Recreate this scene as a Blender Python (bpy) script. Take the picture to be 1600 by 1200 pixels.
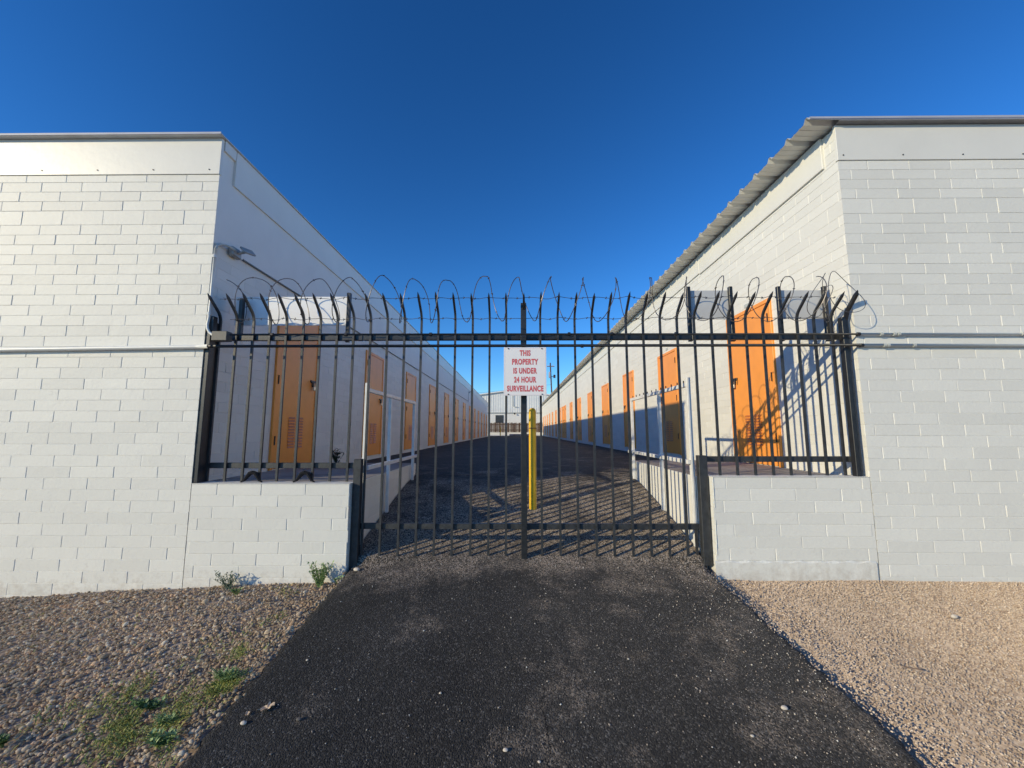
import bpy, math, random
import numpy as np
from mathutils import Vector, Matrix
random.seed(7); RNG = np.random.default_rng(11)
for o in list(bpy.data.objects): bpy.data.objects.remove(o, do_unlink=True)
S = bpy.context.scene; COL = S.collection
E = 1.75            # eye height above the ground where the photographer stands; heights below are given from the eye
R = math.radians
# ------------------------------------------------------------------ camera, sky, sun, exposure
cam = bpy.data.cameras.new('camera'); co = bpy.data.objects.new('camera', cam); COL.objects.link(co); S.camera = co
cam.sensor_width = 36; cam.lens = 36*625/1600; cam.clip_start = .02; cam.clip_end = 3000
co.location = (0, -3.7, E)
co.rotation_euler = (R(90)+math.atan(73.5/625), 0, math.atan(6/625))
SUN = Vector((-6.17, -3.93, 2.42)).normalized()
el = math.asin(SUN.z); rot = math.atan2(SUN.x, SUN.y)
W = bpy.data.worlds.new('World'); S.world = W; W.use_nodes = True
nt = W.node_tree; nt.nodes.clear()
sk = nt.nodes.new('ShaderNodeTexSky'); sk.sky_type = 'NISHITA'; sk.sun_disc = False
sk.sun_elevation = el; sk.sun_rotation = rot; sk.altitude = 1200; sk.air_density = 1.25; sk.dust_density = 0.0; sk.ozone_density = 6.0
hs = nt.nodes.new('ShaderNodeGamma'); hs.inputs['Gamma'].default_value = 1.33   # deep clear desert sky: steeper fall from horizon to zenith
bg = nt.nodes.new('ShaderNodeBackground'); bg.inputs[1].default_value = .112
wo = nt.nodes.new('ShaderNodeOutputWorld')
sat = nt.nodes.new('ShaderNodeHueSaturation'); sat.inputs['Saturation'].default_value = 1.07
nt.links.new(sk.outputs[0], hs.inputs['Color']); nt.links.new(hs.outputs[0], sat.inputs['Color']); nt.links.new(sat.outputs[0], bg.inputs[0]); nt.links.new(bg.outputs[0], wo.inputs[0])
sl = bpy.data.lights.new('sun', 'SUN'); sl.energy = 3.95; sl.angle = R(.53); sl.color = (1, .855, .56)
so = bpy.data.objects.new('sun', sl); COL.objects.link(so); so.rotation_euler = SUN.to_track_quat('Z', 'Y').to_euler(); so.location = (-8, -6, 8)
S.view_settings.view_transform = 'Standard'; S.view_settings.look = 'None'; S.view_settings.gamma = 1; S.view_settings.exposure = 0
S.cycles.max_bounces = 6

# ------------------------------------------------------------------ materials
def mat(name): 
    m = bpy.data.materials.new(name); m.use_nodes = True
    return m, m.node_tree, m.node_tree.nodes['Principled BSDF']
def N(t, kind, **kw):
    n = t.nodes.new(kind)
    for k, v in kw.items():
        if k in n.inputs: n.inputs[k].default_value = v
        else: setattr(n, k, v)
    return n
def coord(t, scale=(1,1,1)):
    tc = N(t, 'ShaderNodeTexCoord'); mp = N(t, 'ShaderNodeMapping'); mp.inputs['Scale'].default_value = scale
    t.links.new(tc.outputs['Object'], mp.inputs[0]); return mp.outputs[0]
def noise(t, vec, scale, detail=4, rough=.55):
    n = N(t, 'ShaderNodeTexNoise'); n.inputs['Scale'].default_value = scale; n.inputs['Detail'].default_value = detail; n.inputs['Roughness'].default_value = rough
    t.links.new(vec, n.inputs['Vector']); return n.outputs['Fac']
def ramp(t, fac, stops):
    r = N(t, 'ShaderNodeValToRGB'); cr = r.color_ramp
    while len(cr.elements) < len(stops): cr.elements.new(.5)
    for e, (p, c) in zip(cr.elements, stops):
        e.position = p; e.color = (c, c, c, 1) if isinstance(c, (int, float)) else (*c, 1)
    t.links.new(fac, r.inputs[0]); return r.outputs[0]
def mix(t, fac, a, b):
    m = N(t, 'ShaderNodeMix'); m.data_type = 'RGBA'
    for sock, v in ((m.inputs[0], fac), (m.inputs[6], a), (m.inputs[7], b)):
        if hasattr(v, 'is_output'): t.links.new(v, sock)
        elif isinstance(v, (int, float)): sock.default_value = v
        else: sock.default_value = (*v, 1)
    return m.outputs[2]
def bump(t, b, *hs_):
    prev = None
    for h, st, dist in hs_:
        n = N(t, 'ShaderNodeBump'); n.inputs['Strength'].default_value = st; n.inputs['Distance'].default_value = dist
        t.links.new(h, n.inputs['Height'])
        if prev: t.links.new(prev, n.inputs['Normal'])
        prev = n.outputs[0]
    t.links.new(prev, b.inputs['Normal'])
def simple(name, c, rough=.5, metal=0, nscale=12, var=.12, bst=.15, bdist=.002, spec=.5):
    m, t, b = mat(name); v = coord(t)
    f = noise(t, v, nscale, 5)
    c2 = tuple(x*(1-var) for x in c); c1 = tuple(min(1, x*(1+var)) for x in c)
    t.links.new(ramp(t, f, [(.3, c2), (.7, c1)]), b.inputs['Base Color'])
    b.inputs['Roughness'].default_value = rough; b.inputs['Metallic'].default_value = metal; b.inputs['Specular IOR Level'].default_value = spec
    bump(t, b, (noise(t, v, nscale*8, 4), bst, bdist)); return m
def paint_block(name, c):
    m, t, b = mat(name); v = coord(t)
    big = noise(t, v, 1.1, 5, .6); fine = noise(t, v, 35, 5, .65); grain = noise(t, v, 150, 3)
    geo = N(t, 'ShaderNodeNewGeometry')
    isl = ramp(t, geo.outputs['Random Per Island'], [(0, .945), (1, 1.03)])
    col = ramp(t, big, [(.3, tuple(x*.955 for x in c)), (.7, c)])
    mm = N(t, 'ShaderNodeMix'); mm.data_type = 'RGBA'; mm.blend_type = 'MULTIPLY'; mm.inputs[0].default_value = 1
    t.links.new(col, mm.inputs[6]); t.links.new(isl, mm.inputs[7])
    # splash dirt specks where paint is thin
    sp = ramp(t, noise(t, v, 9, 6, .72), [(.62, 0), (.8, .28)])
    sx = N(t, 'ShaderNodeSeparateXYZ'); t.links.new(v, sx.inputs[0])
    lo = N(t, 'ShaderNodeMapRange'); lo.inputs['From Min'].default_value = .28; lo.inputs['From Max'].default_value = .02; lo.inputs['To Max'].default_value = .26; t.links.new(sx.outputs['Z'], lo.inputs['Value'])
    ds = N(t, 'ShaderNodeMath', operation='ADD'); t.links.new(lo.outputs[0], ds.inputs[0]); t.links.new(noise(t, v, 14, 6, .75), ds.inputs[1])
    dirt_ = ramp(t, ds.outputs[0], [(.62, 0), (.95, .5)])      # mud splashed up the wall foot
    t.links.new(mix(t, dirt_, mix(t, sp, mm.outputs[2], (.50, .48, .43)), (.40, .33, .26)), b.inputs['Base Color'])
    b.inputs['Roughness'].default_value = .55; b.inputs['Specular IOR Level'].default_value = .35
    bump(t, b, (noise(t, v, 7, 3, .5), .35, .006), (fine, .6, .0035), (grain, .4, .0012)); return m
M = {}
M['block'] = paint_block('white_block_paint', (.765, .755, .70))
M['stucco'] = simple('smooth_white_stucco', (.765, .755, .71), .6, 0, 3, .03, .35, .004)
M['panel'] = simple('painted_sheet_panel', (.74, .728, .67), .4, 0, 2.2, .03, .25, .004)
M['trim'] = simple('galvanised_trim', (.62, .62, .62), .4, .3, 6, .08)
M['edge'] = simple('dull_roof_edge', (.40, .42, .50), .6, 0, 6, .08)
M['roof'] = simple('painted_corrugated_metal', (.70, .70, .67), .45, .15, 5, .08, .2, .003)
M['black'] = simple('black_gloss_paint', (.016, .017, .019), .42, 0, 18, .4, .4, .002, .6)
M['black_dull'] = simple('weathered_black_steel', (.030, .032, .035), .48, .0, 22, .4, .5, .002, .6)
M['wire'] = simple('galvanised_wire', (.16, .15, .15), .45, .7, 30, .3)
M['orange'] = simple('orange_door_paint', (.93, .35, .062), .42, 0, 4, .06, .25, .002)
M['orange_vent'] = simple('orange_vent_paint', (.55, .17, .03), .5, 0, 9, .12)
M['dark_metal'] = simple('dark_latch_metal', (.05, .045, .045), .4, .6, 30, .3)
M['brass'] = simple('steel_padlock', (.55, .5, .42), .3, .9, 30, .2)
M['white_rail'] = simple('white_rail_paint', (.76, .76, .75), .4, 0, 14, .09, .4, .002)
M['pipe_white'] = simple('painted_pipe', (.70, .71, .69), .4, 0, 8, .05)
M['pipe_grey'] = simple('grey_painted_pipe', (.50, .52, .49), .45, 0, 8, .06)
M['board_white'] = simple('white_board', (.84, .84, .85), .4, 0, 3, .03)
M['board_grey'] = simple('grey_board', (.52, .53, .54), .45, 0, 3, .06)
M['yellow'] = simple('yellow_bollard_paint', (.85, .50, .02), .4, 0, 14, .1, .3, .003)
M['sign_white'] = simple('sign_face', (.80, .79, .80), .35, 0, 5, .02, .05)
M['sign_red'] = simple('faded_red_ink', (.62, .12, .13), .5, 0, 40, .25, .05)
M['lamp_grey'] = simple('weathered_lamp_housing', (.36, .37, .36), .45, .3, 20, .2)
M['lens'] = simple('lamp_lens', (.55, .6, .62), .15, 0, 20, .1)
M['wood'] = simple('pole_wood', (.17, .12, .09), .8, 0, 6, .3)
M['steel_grey'] = simple('grey_transformer', (.45, .46, .48), .4, .3, 6, .08)
M['clad'] = simple('white_metal_cladding', (.76, .77, .76), .45, .0, 1, .05)
M['brown_slat'] = simple('brown_slats', (.085, .045, .03), .7, 0, 5, .45)
M['dark_glass'] = simple('dark_window', (.05, .055, .065), .2, 0, 3, .2)
M['tan_leaf'] = simple('dry_leaf', (.62, .47, .32), .7, 0, 60, .15)
M['pebble'] = simple('pale_pebble', (.60, .53, .45), .7, 0, 60, .15, .5)
M['pebble_dark'] = simple('dark_pebble', (.10, .09, .085), .7, 0, 60, .25, .5)

def concrete():
    m, t, b = mat('walkway_concrete'); v = coord(t)
    f = noise(t, v, 2.2, 6, .65)
    c = ramp(t, f, [(.3, (.20, .17, .155)), (.5, (.31, .28, .26)), (.75, (.38, .35, .33))])
    sp = ramp(t, noise(t, v, 60, 3, .6), [(.55, 0), (.7, .35)])
    t.links.new(mix(t, sp, c, (.16, .135, .12)), b.inputs['Base Color']); b.inputs['Roughness'].default_value = .85
    bump(t, b, (noise(t, v, 80, 5), .5, .004)); return m
M['concrete'] = concrete()
def asphalt(name, base, grit_lo, wob, dust_light, crack):
    m, t, b = mat(name); v = coord(t)
    vo = N(t, 'ShaderNodeTexVoronoi'); vo.inputs['Scale'].default_value = 130; t.links.new(v, vo.inputs['Vector'])
    vo2 = N(t, 'ShaderNodeTexVoronoi'); vo2.inputs['Scale'].default_value = 210; t.links.new(v, vo2.inputs['Vector'])
    sep = N(t, 'ShaderNodeSeparateColor'); t.links.new(vo.outputs['Color'], sep.inputs[0])
    patch = noise(t, v, .9, 6, .62)
    tone = ramp(t, patch, [(.3, tuple(x*.72 for x in base)), (.7, tuple(x*1.25 for x in base))])
    agg = ramp(t, sep.outputs[0], [(0, .6), (.7, 1.0), (.9, 1.5), (.97, 2.2), (1, 3)])
    mu = N(t, 'ShaderNodeMix'); mu.data_type = 'RGBA'; mu.blend_type = 'MULTIPLY'; mu.inputs[0].default_value = 1
    t.links.new(tone, mu.inputs[6]); t.links.new(agg, mu.inputs[7])
    col = mu.outputs[2]
    # tan dust and worn aggregate, strongest in a band just outside and inside the gate; behind it the tan also paints in sunlit brightness
    sx = N(t, 'ShaderNodeSeparateXYZ'); t.links.new(v, sx.inputs[0])
    band = N(t, 'ShaderNodeMapRange'); band.inputs['From Min'].default_value = dust_light[0]; band.inputs['From Max'].default_value = dust_light[1]; band.inputs['To Max'].default_value = dust_light[2]
    t.links.new(sx.outputs['Y'], band.inputs['Value'])
    rt = N(t, 'ShaderNodeMapRange'); rt.inputs['From Min'].default_value = .1; rt.inputs['From Max'].default_value = 1.9; rt.inputs['To Max'].default_value = dust_light[3]
    t.links.new(sx.outputs['X'], rt.inputs['Value'])
    ad = N(t, 'ShaderNodeMath', operation='ADD'); t.links.new(band.outputs[0], ad.inputs[0]); t.links.new(rt.outputs[0], ad.inputs[1])
    ad2 = N(t, 'ShaderNodeMath', operation='ADD'); t.links.new(ad.outputs[0], ad2.inputs[0]); 
    nn = N(t, 'ShaderNodeMath', operation='MULTIPLY_ADD'); t.links.new(noise(t, v, 2.1, 7, .74), nn.inputs[0]); nn.inputs[1].default_value = 1.9; nn.inputs[2].default_value = -.45
    t.links.new(nn.outputs[0], ad2.inputs[1])
    dm = ramp(t, ad2.outputs[0], [(.60, 0), (1.0, 1)])
    cell = ramp(t, sep.outputs[1], [(.35, 0), (.6, 1)])
    mk = N(t, 'ShaderNodeMath', operation='MULTIPLY'); t.links.new(dm, mk.inputs[0]); t.links.new(cell, mk.inputs[1])
    mk2 = N(t, 'ShaderNodeMath', operation='MULTIPLY'); t.links.new(mk.outputs[0], mk2.inputs[0]); mk2.inputs[1].default_value = .85
    grit = ramp(t, sep.outputs[2], [(0, tuple(x*.55 for x in grit_lo)), (.7, grit_lo), (1, (.52, .46, .40))])
    cn = N(t, 'ShaderNodeMath', operation='MULTIPLY_ADD'); t.links.new(noise(t, v, 3.0, 6, .7), cn.inputs[0]); cn.inputs[1].default_value = .22; cn.inputs[2].default_value = crack[0]-.11
    cs = N(t, 'ShaderNodeMath', operation='SUBTRACT'); t.links.new(sx.outputs['X'], cs.inputs[0]); t.links.new(cn.outputs[0], cs.inputs[1])
    ca = N(t, 'ShaderNodeMath', operation='ABSOLUTE'); t.links.new(cs.outputs[0], ca.inputs[0])
    cr_ = N(t, 'ShaderNodeMapRange'); cr_.inputs['From Min'].default_value = crack[1]; cr_.inputs['From Max'].default_value = crack[1]*.4; t.links.new(ca.outputs[0], cr_.inputs['Value'])
    cy = N(t, 'ShaderNodeMapRange'); cy.inputs['From Min'].default_value = crack[2]; cy.inputs['From Max'].default_value = crack[3]; t.links.new(sx.outputs['Y'], cy.inputs['Value'])
    cm = N(t, 'ShaderNodeMath', operation='MULTIPLY'); t.links.new(cr_.outputs[0], cm.inputs[0]); t.links.new(cy.outputs[0], cm.inputs[1])
    t.links.new(mix(t, cm.outputs[0], mix(t, mk2.outputs[0], col, grit), (.012, .012, .012)), b.inputs['Base Color'])
    b.inputs['Roughness'].default_value = .7; b.inputs['Specular IOR Level'].default_value = .12; b.inputs['Diffuse Roughness'].default_value = 1.0
    bump(t, b, (noise(t, v, 5, 4), .5, .02), (vo.outputs['Distance'], wob, -.004), (vo2.outputs['Distance'], .6, -.002)); return m
M['asphalt'] = asphalt('driveway_asphalt', (.052, .049, .046), (.40, .32, .25), 1.1, (-.5, .12, .46, .13), (.14, .004, -1.1, -1.45))
M['asphalt_far'] = asphalt('alley_asphalt', (.046, .041, .037), (.42, .34, .27), .3, (3.4, .8, .50, .04), (-.3, .012, 2.5, 3.5))  # ramp dust band raised to put sunlit brightness into the colour
def dirt():
    m, t, b = mat('dirt_ground'); v = coord(t)
    vo = N(t, 'ShaderNodeTexVoronoi'); vo.inputs['Scale'].default_value = 75; t.links.new(v, vo.inputs['Vector'])
    f = noise(t, v, 1.4, 6, .65)
    c = ramp(t, f, [(.3, (.30, .22, .16)), (.7, (.48, .36, .265))])
    sep = N(t, 'ShaderNodeSeparateColor'); t.links.new(vo.outputs['Color'], sep.inputs[0])
    t.links.new(mix(t, .5, c, ramp(t, sep.outputs[0], [(0, (.26, .20, .15)), (.5, (.52, .42, .32)), (1, (.7, .6, .48))])), b.inputs['Base Color'])
    b.inputs['Roughness'].default_value = .9; b.inputs['Specular IOR Level'].default_value = .1; b.inputs['Diffuse Roughness'].default_value = 1.0
    bump(t, b, (noise(t, v, 6, 5), .6, .03), (vo.outputs['Distance'], .6, -.005)); return m
M['dirt'] = dirt()
def stones(name, stops, rough=.8):
    m, t, b = mat(name); geo = N(t, 'ShaderNodeNewGeometry'); v = coord(t)
    c = ramp(t, geo.outputs['Random Per Island'], stops)
    c2 = mix(t, ramp(t, noise(t, v, 45, 3), [(.4, 0), (.75, .4)]), c, (.16, .12, .09))
    pv = ramp(t, noise(t, v, .8, 4), [(.35, .78), (.65, 1.05)])
    mu = N(t, 'ShaderNodeMix'); mu.data_type = 'RGBA'; mu.blend_type = 'MULTIPLY'; mu.inputs[0].default_value = 1
    t.links.new(c2, mu.inputs[6]); t.links.new(pv, mu.inputs[7])
    t.links.new(mu.outputs[2], b.inputs['Base Color']); b.inputs['Roughness'].default_value = rough; b.inputs['Specular IOR Level'].default_value = .2; b.inputs['Diffuse Roughness'].default_value = 1.0
    bump(t, b, (noise(t, v, 250, 3), .4, .002)); return m
M['cobble'] = stones('river_gravel', [(0, (.27, .20, .12)), (.16, (.78, .56, .32)), (.32, (.34, .26, .18)), (.45, (.93, .74, .49)), (.56, (.50, .39, .27)), (.7, (.84, .55, .32)), (.82, (.97, .85, .64)), (.9, (.68, .57, .42)), (1, (.40, .33, .24))])
M['fines'] = stones('crushed_tan_gravel', [(0, (.28, .20, .145)), (.3, (.56, .43, .32)), (.6, (.66, .53, .40)), (.85, (.78, .67, .55)), (1, (.38, .29, .22))])
M['grit'] = stones('loose_grit', [(0, (.28, .23, .19)), (.5, (.45, .38, .32)), (.9, (.62, .58, .52)), (1, (.75, .73, .70))])
def leafm(name, a, b_):
    m, t, b = mat(name); geo = N(t, 'ShaderNodeNewGeometry')
    t.links.new(ramp(t, geo.outputs['Random Per Island'], [(0, a), (1, b_)]), b.inputs['Base Color']); b.inputs['Roughness'].default_value = .55
    b.inputs['Subsurface Weight'].default_value = 0; return m
M['leaf'] = leafm('weed_leaf', (.13, .22, .07), (.36, .46, .19))
M['leaf_grey'] = leafm('sage_leaf', (.10, .14, .09), (.24, .29, .20))
M['leaf_dark'] = leafm('dark_leaf', (.02, .035, .02), (.05, .08, .04))
M['leaf_mid'] = leafm('mid_leaf', (.05, .11, .035), (.17, .27, .09))
M['grass'] = leafm('weed_grass', (.12, .19, .03), (.44, .42, .11))

# ------------------------------------------------------------------ mesh helpers
ORG = {}
class MB:
    def __init__(s): s.v = []; s.f = []
    def quad(s, a, b, c, d): n = len(s.v); s.v += [a, b, c, d]; s.f.append((n, n+1, n+2, n+3))
    def tri(s, a, b, c): n = len(s.v); s.v += [a, b, c]; s.f.append((n, n+1, n+2))
    def box(s, x0, x1, y0, y1, z0, z1, bev=0):
        n = len(s.v)
        if bev <= 0:
            s.v += [(x, y, z) for x in (x0, x1) for y in (y0, y1) for z in (z0, z1)]
            s.f += [tuple(n+i for i in q) for q in ((0,1,3,2),(4,6,7,5),(0,4,5,1),(2,3,7,6),(0,2,6,4),(1,5,7,3))]
        else:
            import bmesh
            bm = bmesh.new(); bmesh.ops.create_cube(bm, size=1)
            for w in bm.verts: w.co = Vector(((x0+x1)/2+w.co.x*(x1-x0), (y0+y1)/2+w.co.y*(y1-y0), (z0+z1)/2+w.co.z*(z1-z0)))
            bmesh.ops.bevel(bm, geom=bm.edges[:], offset=bev, segments=1, affect='EDGES')
            bm.verts.index_update(); s.v += [tuple(w.co) for w in bm.verts]; s.f += [tuple(n+w.index for w in f.verts) for f in bm.faces]; bm.free()
        return s
    def tube(s, pts, r, k=8, closed=False, cap=True):
        pts = [Vector(p) for p in pts]; L = len(pts); rs = r if isinstance(r, (list, tuple)) else [r]*L
        n0 = len(s.v); up = None
        for i, p in enumerate(pts):
            a = pts[i-1] if (i > 0 or closed) else p; b = pts[(i+1) % L] if (i < L-1 or closed) else p
            d = (b-a).normalized()
            if up is None:
                up = d.orthogonal().normalized()
            up = (up - d*up.dot(d)).normalized(); sd = d.cross(up)
            for j in range(k):
                t = 2*math.pi*j/k; s.v.append(tuple(p+(up*math.cos(t)+sd*math.sin(t))*rs[i]))
        for i in range(L if closed else L-1):
            for j in range(k):
                a = n0+i*k; b = n0+((i+1) % L)*k
                s.f.append((a+j, b+j, b+(j+1) % k, a+(j+1) % k))
        if cap and not closed:
            s.f.append(tuple(n0+j for j in reversed(range(k)))); s.f.append(tuple(n0+(L-1)*k+j for j in range(k)))
        return s
    def sweep(s, pts, w):        # square bar swept along a path in the y-z plane
        n0 = len(s.v)
        for i, p in enumerate(pts):
            a = Vector(pts[max(0, i-1)]); b = Vector(pts[min(len(pts)-1, i+1)]); d = (b-a).normalized()
            sd = Vector((1, 0, 0)); u = d.cross(sd).normalized(); ww = w*.5*(1 if i < len(pts)-1 else .12)
            for (cx, cy) in ((-1,-1),(1,-1),(1,1),(-1,1)): s.v.append(tuple(Vector(p)+sd*cx*ww+u*cy*ww))
        for i in range(len(pts)-1):
            for j in range(4): s.f.append((n0+i*4+j, n0+i*4+(j+1) % 4, n0+(i+1)*4+(j+1) % 4, n0+(i+1)*4+j))
        s.f.append((n0+3, n0+2, n0+1, n0)); m = n0+(len(pts)-1)*4; s.f.append((m, m+1, m+2, m+3)); return s
    def build(s, name, m, parent=None, org=None, smooth=False, extra=None):
        base = ORG[parent.name] if parent is not None else (org or (0, 0, -E))
        me = bpy.data.meshes.new(name); V = np.array(s.v, dtype=np.float64)-np.array(base)
        me.from_pydata(V.tolist(), [], s.f); me.update()
        if smooth:
            me.polygons.foreach_set('use_smooth', [True]*len(me.polygons))
        me.materials.append(m)
        o = bpy.data.objects.new(name, me); COL.objects.link(o)
        if parent is not None: o.parent = parent
        else: o.location = (base[0], base[1], base[2]+E)
        ORG[o.name] = base
        return o
def tag(o, label=None, cat=None, group=None, kind=None):
    for k, v in (('label', label), ('category', cat), ('group', group), ('kind', kind)):
        if v: o[k] = v
    return o
def thing(name, label, cat, org, group=None):
    o = bpy.data.objects.new(name, None); COL.objects.link(o); o.empty_display_size = .1
    o.location = (org[0], org[1], org[2]+E); ORG[o.name] = org
    return tag(o, label, cat, group)
def copy_tree(o, parent=None):
    c = o.copy(); COL.objects.link(c); c.parent = parent; ORG[c.name] = ORG[o.name]
    for ch in list(o.children): copy_tree(ch, c)
    return c
def sheet(name, m, us, vs, fn, smooth=True, **kw):
    """grid sheet: fn(u, v) -> point"""
    b = MB(); nu, nv = len(us), len(vs)
    b.v = [fn(u, v) for v in vs for u in us]
    b.f = [(j*nu+i, j*nu+i+1, (j+1)*nu+i+1, (j+1)*nu+i) for j in range(nv-1) for i in range(nu-1)]
    return b.build(name, m, smooth=smooth, **kw)

XL, XR = -2.965, 3.19
def lerp(x, pts):
    return float(np.interp(x, [p[0] for p in pts], [p[1] for p in pts]))
def hn(x, y, s=1.0):   # smooth pseudo noise
    return (math.sin(x*2.1*s+1.3)*math.cos(y*1.7*s-.4)+.5*math.sin(x*5.3*s+y*3.1*s)+.25*math.sin(x*11*s-y*9.3*s+2))/1.75
PROF = [(-60, -2.6), (-8, -2.05), (-3.7, -1.80), (-1.7, -1.50), (-.6, -1.275), (0, -1.165), (.9, -.93), (1.9, -.71), (2.6, -.625), (3.2, -.59), (4.2, -.578), (90, -.578)]
def drive_z(x, y):
    z = lerp(y, PROF)
    if y < .1:
        t = min(1, max(0, (y+1.4)/1.4)); c = abs((x-.13)/1.7)
        z -= .085*t*c**4
    return z+.006*hn(x, y, 1.6)
def gravel_z(x, y):
    if x < 0: b0 = lerp(x, [(-12, -1.75), (-4.6, -1.455), (-2.96, -1.375), (-1.5, -1.30), (0, -1.28)]); b1 = lerp(x, [(-12, -1.95), (-5, -1.72), (-1.6, -1.565), (0, -1.56)])
    else: b0 = lerp(x, [(0, -1.26), (1.8, -1.275), (3.2, -1.292), (5, -1.30), (12, -1.4)]); b1 = lerp(x, [(0, -1.525), (1.8, -1.532), (3.5, -1.57), (12, -1.68)])
    t = -y/1.7
    z = b0+(b1-b0)*t if t < 1.6 else b0+(b1-b0)*1.6-.04*(t-1.6)
    d = (abs(x)-(1.55 if x < 0 else lerp(y, [(-4, 2.05), (-1.7, 1.88), (0, 1.75)])))/.45    # banked up against the asphalt
    if y < -.25 and d < 1:
        w = (1-max(0, d))**1.5*min(1, (-.25-y)/.6); z += (max(z, lerp(y, PROF)-.022)-z)*w
    return z+.014*hn(x, y, .9)

# ------------------------------------------------------------------ the setting
xs = sorted(set([-900, -300, -100, -40, -20, -14]+[round(-12+.3*i, 3) for i in range(81)]+[14, 20, 40, 100, 300, 900]))
ys = [-900, -300, -100, -40, -15, -9]+[round(-7+.25*i, 3) for i in range(29)]+[.4, 2, 10, 60, 120, 300, 900]
def g_fn(x, y):
    if y > .1: return (x, y, -1.55 if y < 5 else -1.5)
    xx = max(-12, min(12, x)); z = gravel_z(xx, max(-9, y))-.012
    if -1.9 < x < 2.1 and y < 0: z -= .06
    return (x, y, z)
tag(sheet('ground', M['dirt'], xs, ys, g_fn), 'tan dirt ground around the storage buildings', kind='structure')
# driveway with rough broken edges, thickened
def edge_l(y): return lerp(y, [(-9, -1.75), (-1.7, -1.53), (-.3, -1.5), (0, -1.497), (.2, -1.497)])+(.0 if y > .0 else .022*hn(y*3, 1, 3)+.012*math.sin(y*41)+.008*math.sin(y*97))
def edge_r(y): return lerp(y, [(-9, 2.3), (-1.7, 1.86), (-.3, 1.74), (0, 1.71), (.2, 1.71)])+(.0 if y > .0 else .03*hn(y*2, 4, 3)+.016*math.sin(y*37+1)*math.sin(y*5)+.010*math.sin(y*89+3*math.sin(y*13)))
us = [0, .003, .008]+[round(.02+.96*i/60, 4) for i in range(61)]+[.992, .997, 1]
vs = [-9, -7, -6]+[round(-5+.03*i, 3) for i in range(174)]
def d_fn(u, y):
    a, b = edge_l(y), edge_r(y); x = a+(b-a)*u; z = drive_z(x, y)
    if u in (0, 1): x += -.03 if u == 0 else .03; z -= .16
    elif u in (.003, .997): z -= .018
    return (x, y, z)
tag(sheet('driveway', M['asphalt'], us, vs, d_fn), 'black asphalt driveway running up to the gate', kind='structure')
# ramp and alley behind the gate
def ramp_fn(x, y): return (x, y, lerp(y, PROF)+.004*hn(x, y, 1.6)-(.002 if y < .3 else 0))
vs2 = [round(.17+.1*i, 3) for i in range(22)]
tag(sheet('ramp', M['asphalt_far'], [-1.5+.2*i for i in range(17)], vs2+[2.4], lambda x, y: (min(x, 1.72), *ramp_fn(x, y)[1:])), 'asphalt ramp rising behind the gate', kind='structure')
vs3 = [2.4, 2.6, 2.9, 3.2, 3.7, 4.2, 5, 6, 8, 10]+[12+3*i for i in range(13)]
tag(sheet('alley_pavement', M['asphalt_far'], [XL-.05+(XR-XL+.1)*i/24 for i in range(25)], vs3,
    lambda x, y: (x, y, (max(lerp(y, PROF), -.60) if abs(x-.1) > 1.65 else lerp(y, PROF))+.006*hn(x, y, .5))), 'black asphalt alley between the two rows of units', kind='structure')
tag(MB().box(-30, 30, 47.9, 90, -.75, -.60).build('yard_pavement', M['asphalt_far']), 'asphalt yard at the far end of the alley', kind='structure')
# raised concrete walkways either side of the ramp
tag(MB().box(XL-.03, -1.515, .165, 2.42, -1.4, -.478, .012).build('walkway', M['concrete']), 'concrete walkway beside the ramp', kind='structure')
tag(MB().box(1.735, XR+.03, .165, 2.42, -1.4, -.435, .012).build('walkway', M['concrete']), 'concrete walkway beside the ramp', kind='structure')

# ------------------------------------------------------------------ block walls
def blocks(mb, P, u0, u1, zs, nsgn=1, L=.406, hd=.0031, phase=0., flat=None):
    """painted slump block; P(u, d, z) gives a point d metres outwards from the wall body"""
    for r, (za, zb) in enumerate(zip(zs[:-1], zs[1:])):
        st = phase+(r % 2)*L/2+random.uniform(-.05, .05)
        k = math.floor((u0-st)/L)
        u = st+k*L
        drop = random.uniform(-.0008, .0008)
        while u < u1:
            a, b = max(u, u0), min(u+L, u1); u += L
            if b-a < .03: continue
            ja = random.uniform(.0012, .0042); jb = random.uniform(.0012, .0042); jz = .0008+random.random()*.0012
            if a == u0: ja = 0
            if b == u1: jb = 0
            f = random.uniform(-.0006, .0006)+drop*.6; bv = .0035
            dd = -.0002 if random.random() > .12 else .5*hd
            o = [(a+ja, za+jz), (b-jb, za+jz), (b-jb, zb-jz), (a+ja, zb-jz)]
            ia = 0 if a == u0 else bv; ib = 0 if b == u1 else bv
            jt = lambda: random.uniform(-.0016, .0016)
            i_ = [(a+ja+ia+(jt() if ia else 0), za+jz+bv*.5+jt()*.4), (b-jb-ib+(jt() if ib else 0), za+jz+bv*.5+jt()*.4), (b-jb-ib, zb-jz-bv*.5+jt()*.4), (a+ja+ia, zb-jz-bv*.5+jt()*.4)]
            tl = random.uniform(-.0009, .0009); tz = random.uniform(-.0005, .0005)
            dep = [hd+f-tl-tz, hd+f+tl-tz, hd+f+tl+tz, hd+f-tl+tz]
            n = len(mb.v)
            mb.v += [P(q[0], dd, q[1]) for q in o]+[P(q[0], e*.45, q[1]) for q, e in zip(o, dep)]+[P(q[0], e, q[1]) for q, e in zip(i_, dep)]
            F = [(0,1,5,4),(1,2,6,5),(2,3,7,6),(3,0,4,7),(4,5,9,8),(5,6,10,9),(6,7,11,10),(7,4,8,11),(8,9,10,11)]
            for q in F:
                q = tuple(n+x for x in q); mb.f.append(q if nsgn > 0 else q[::-1])
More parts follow.
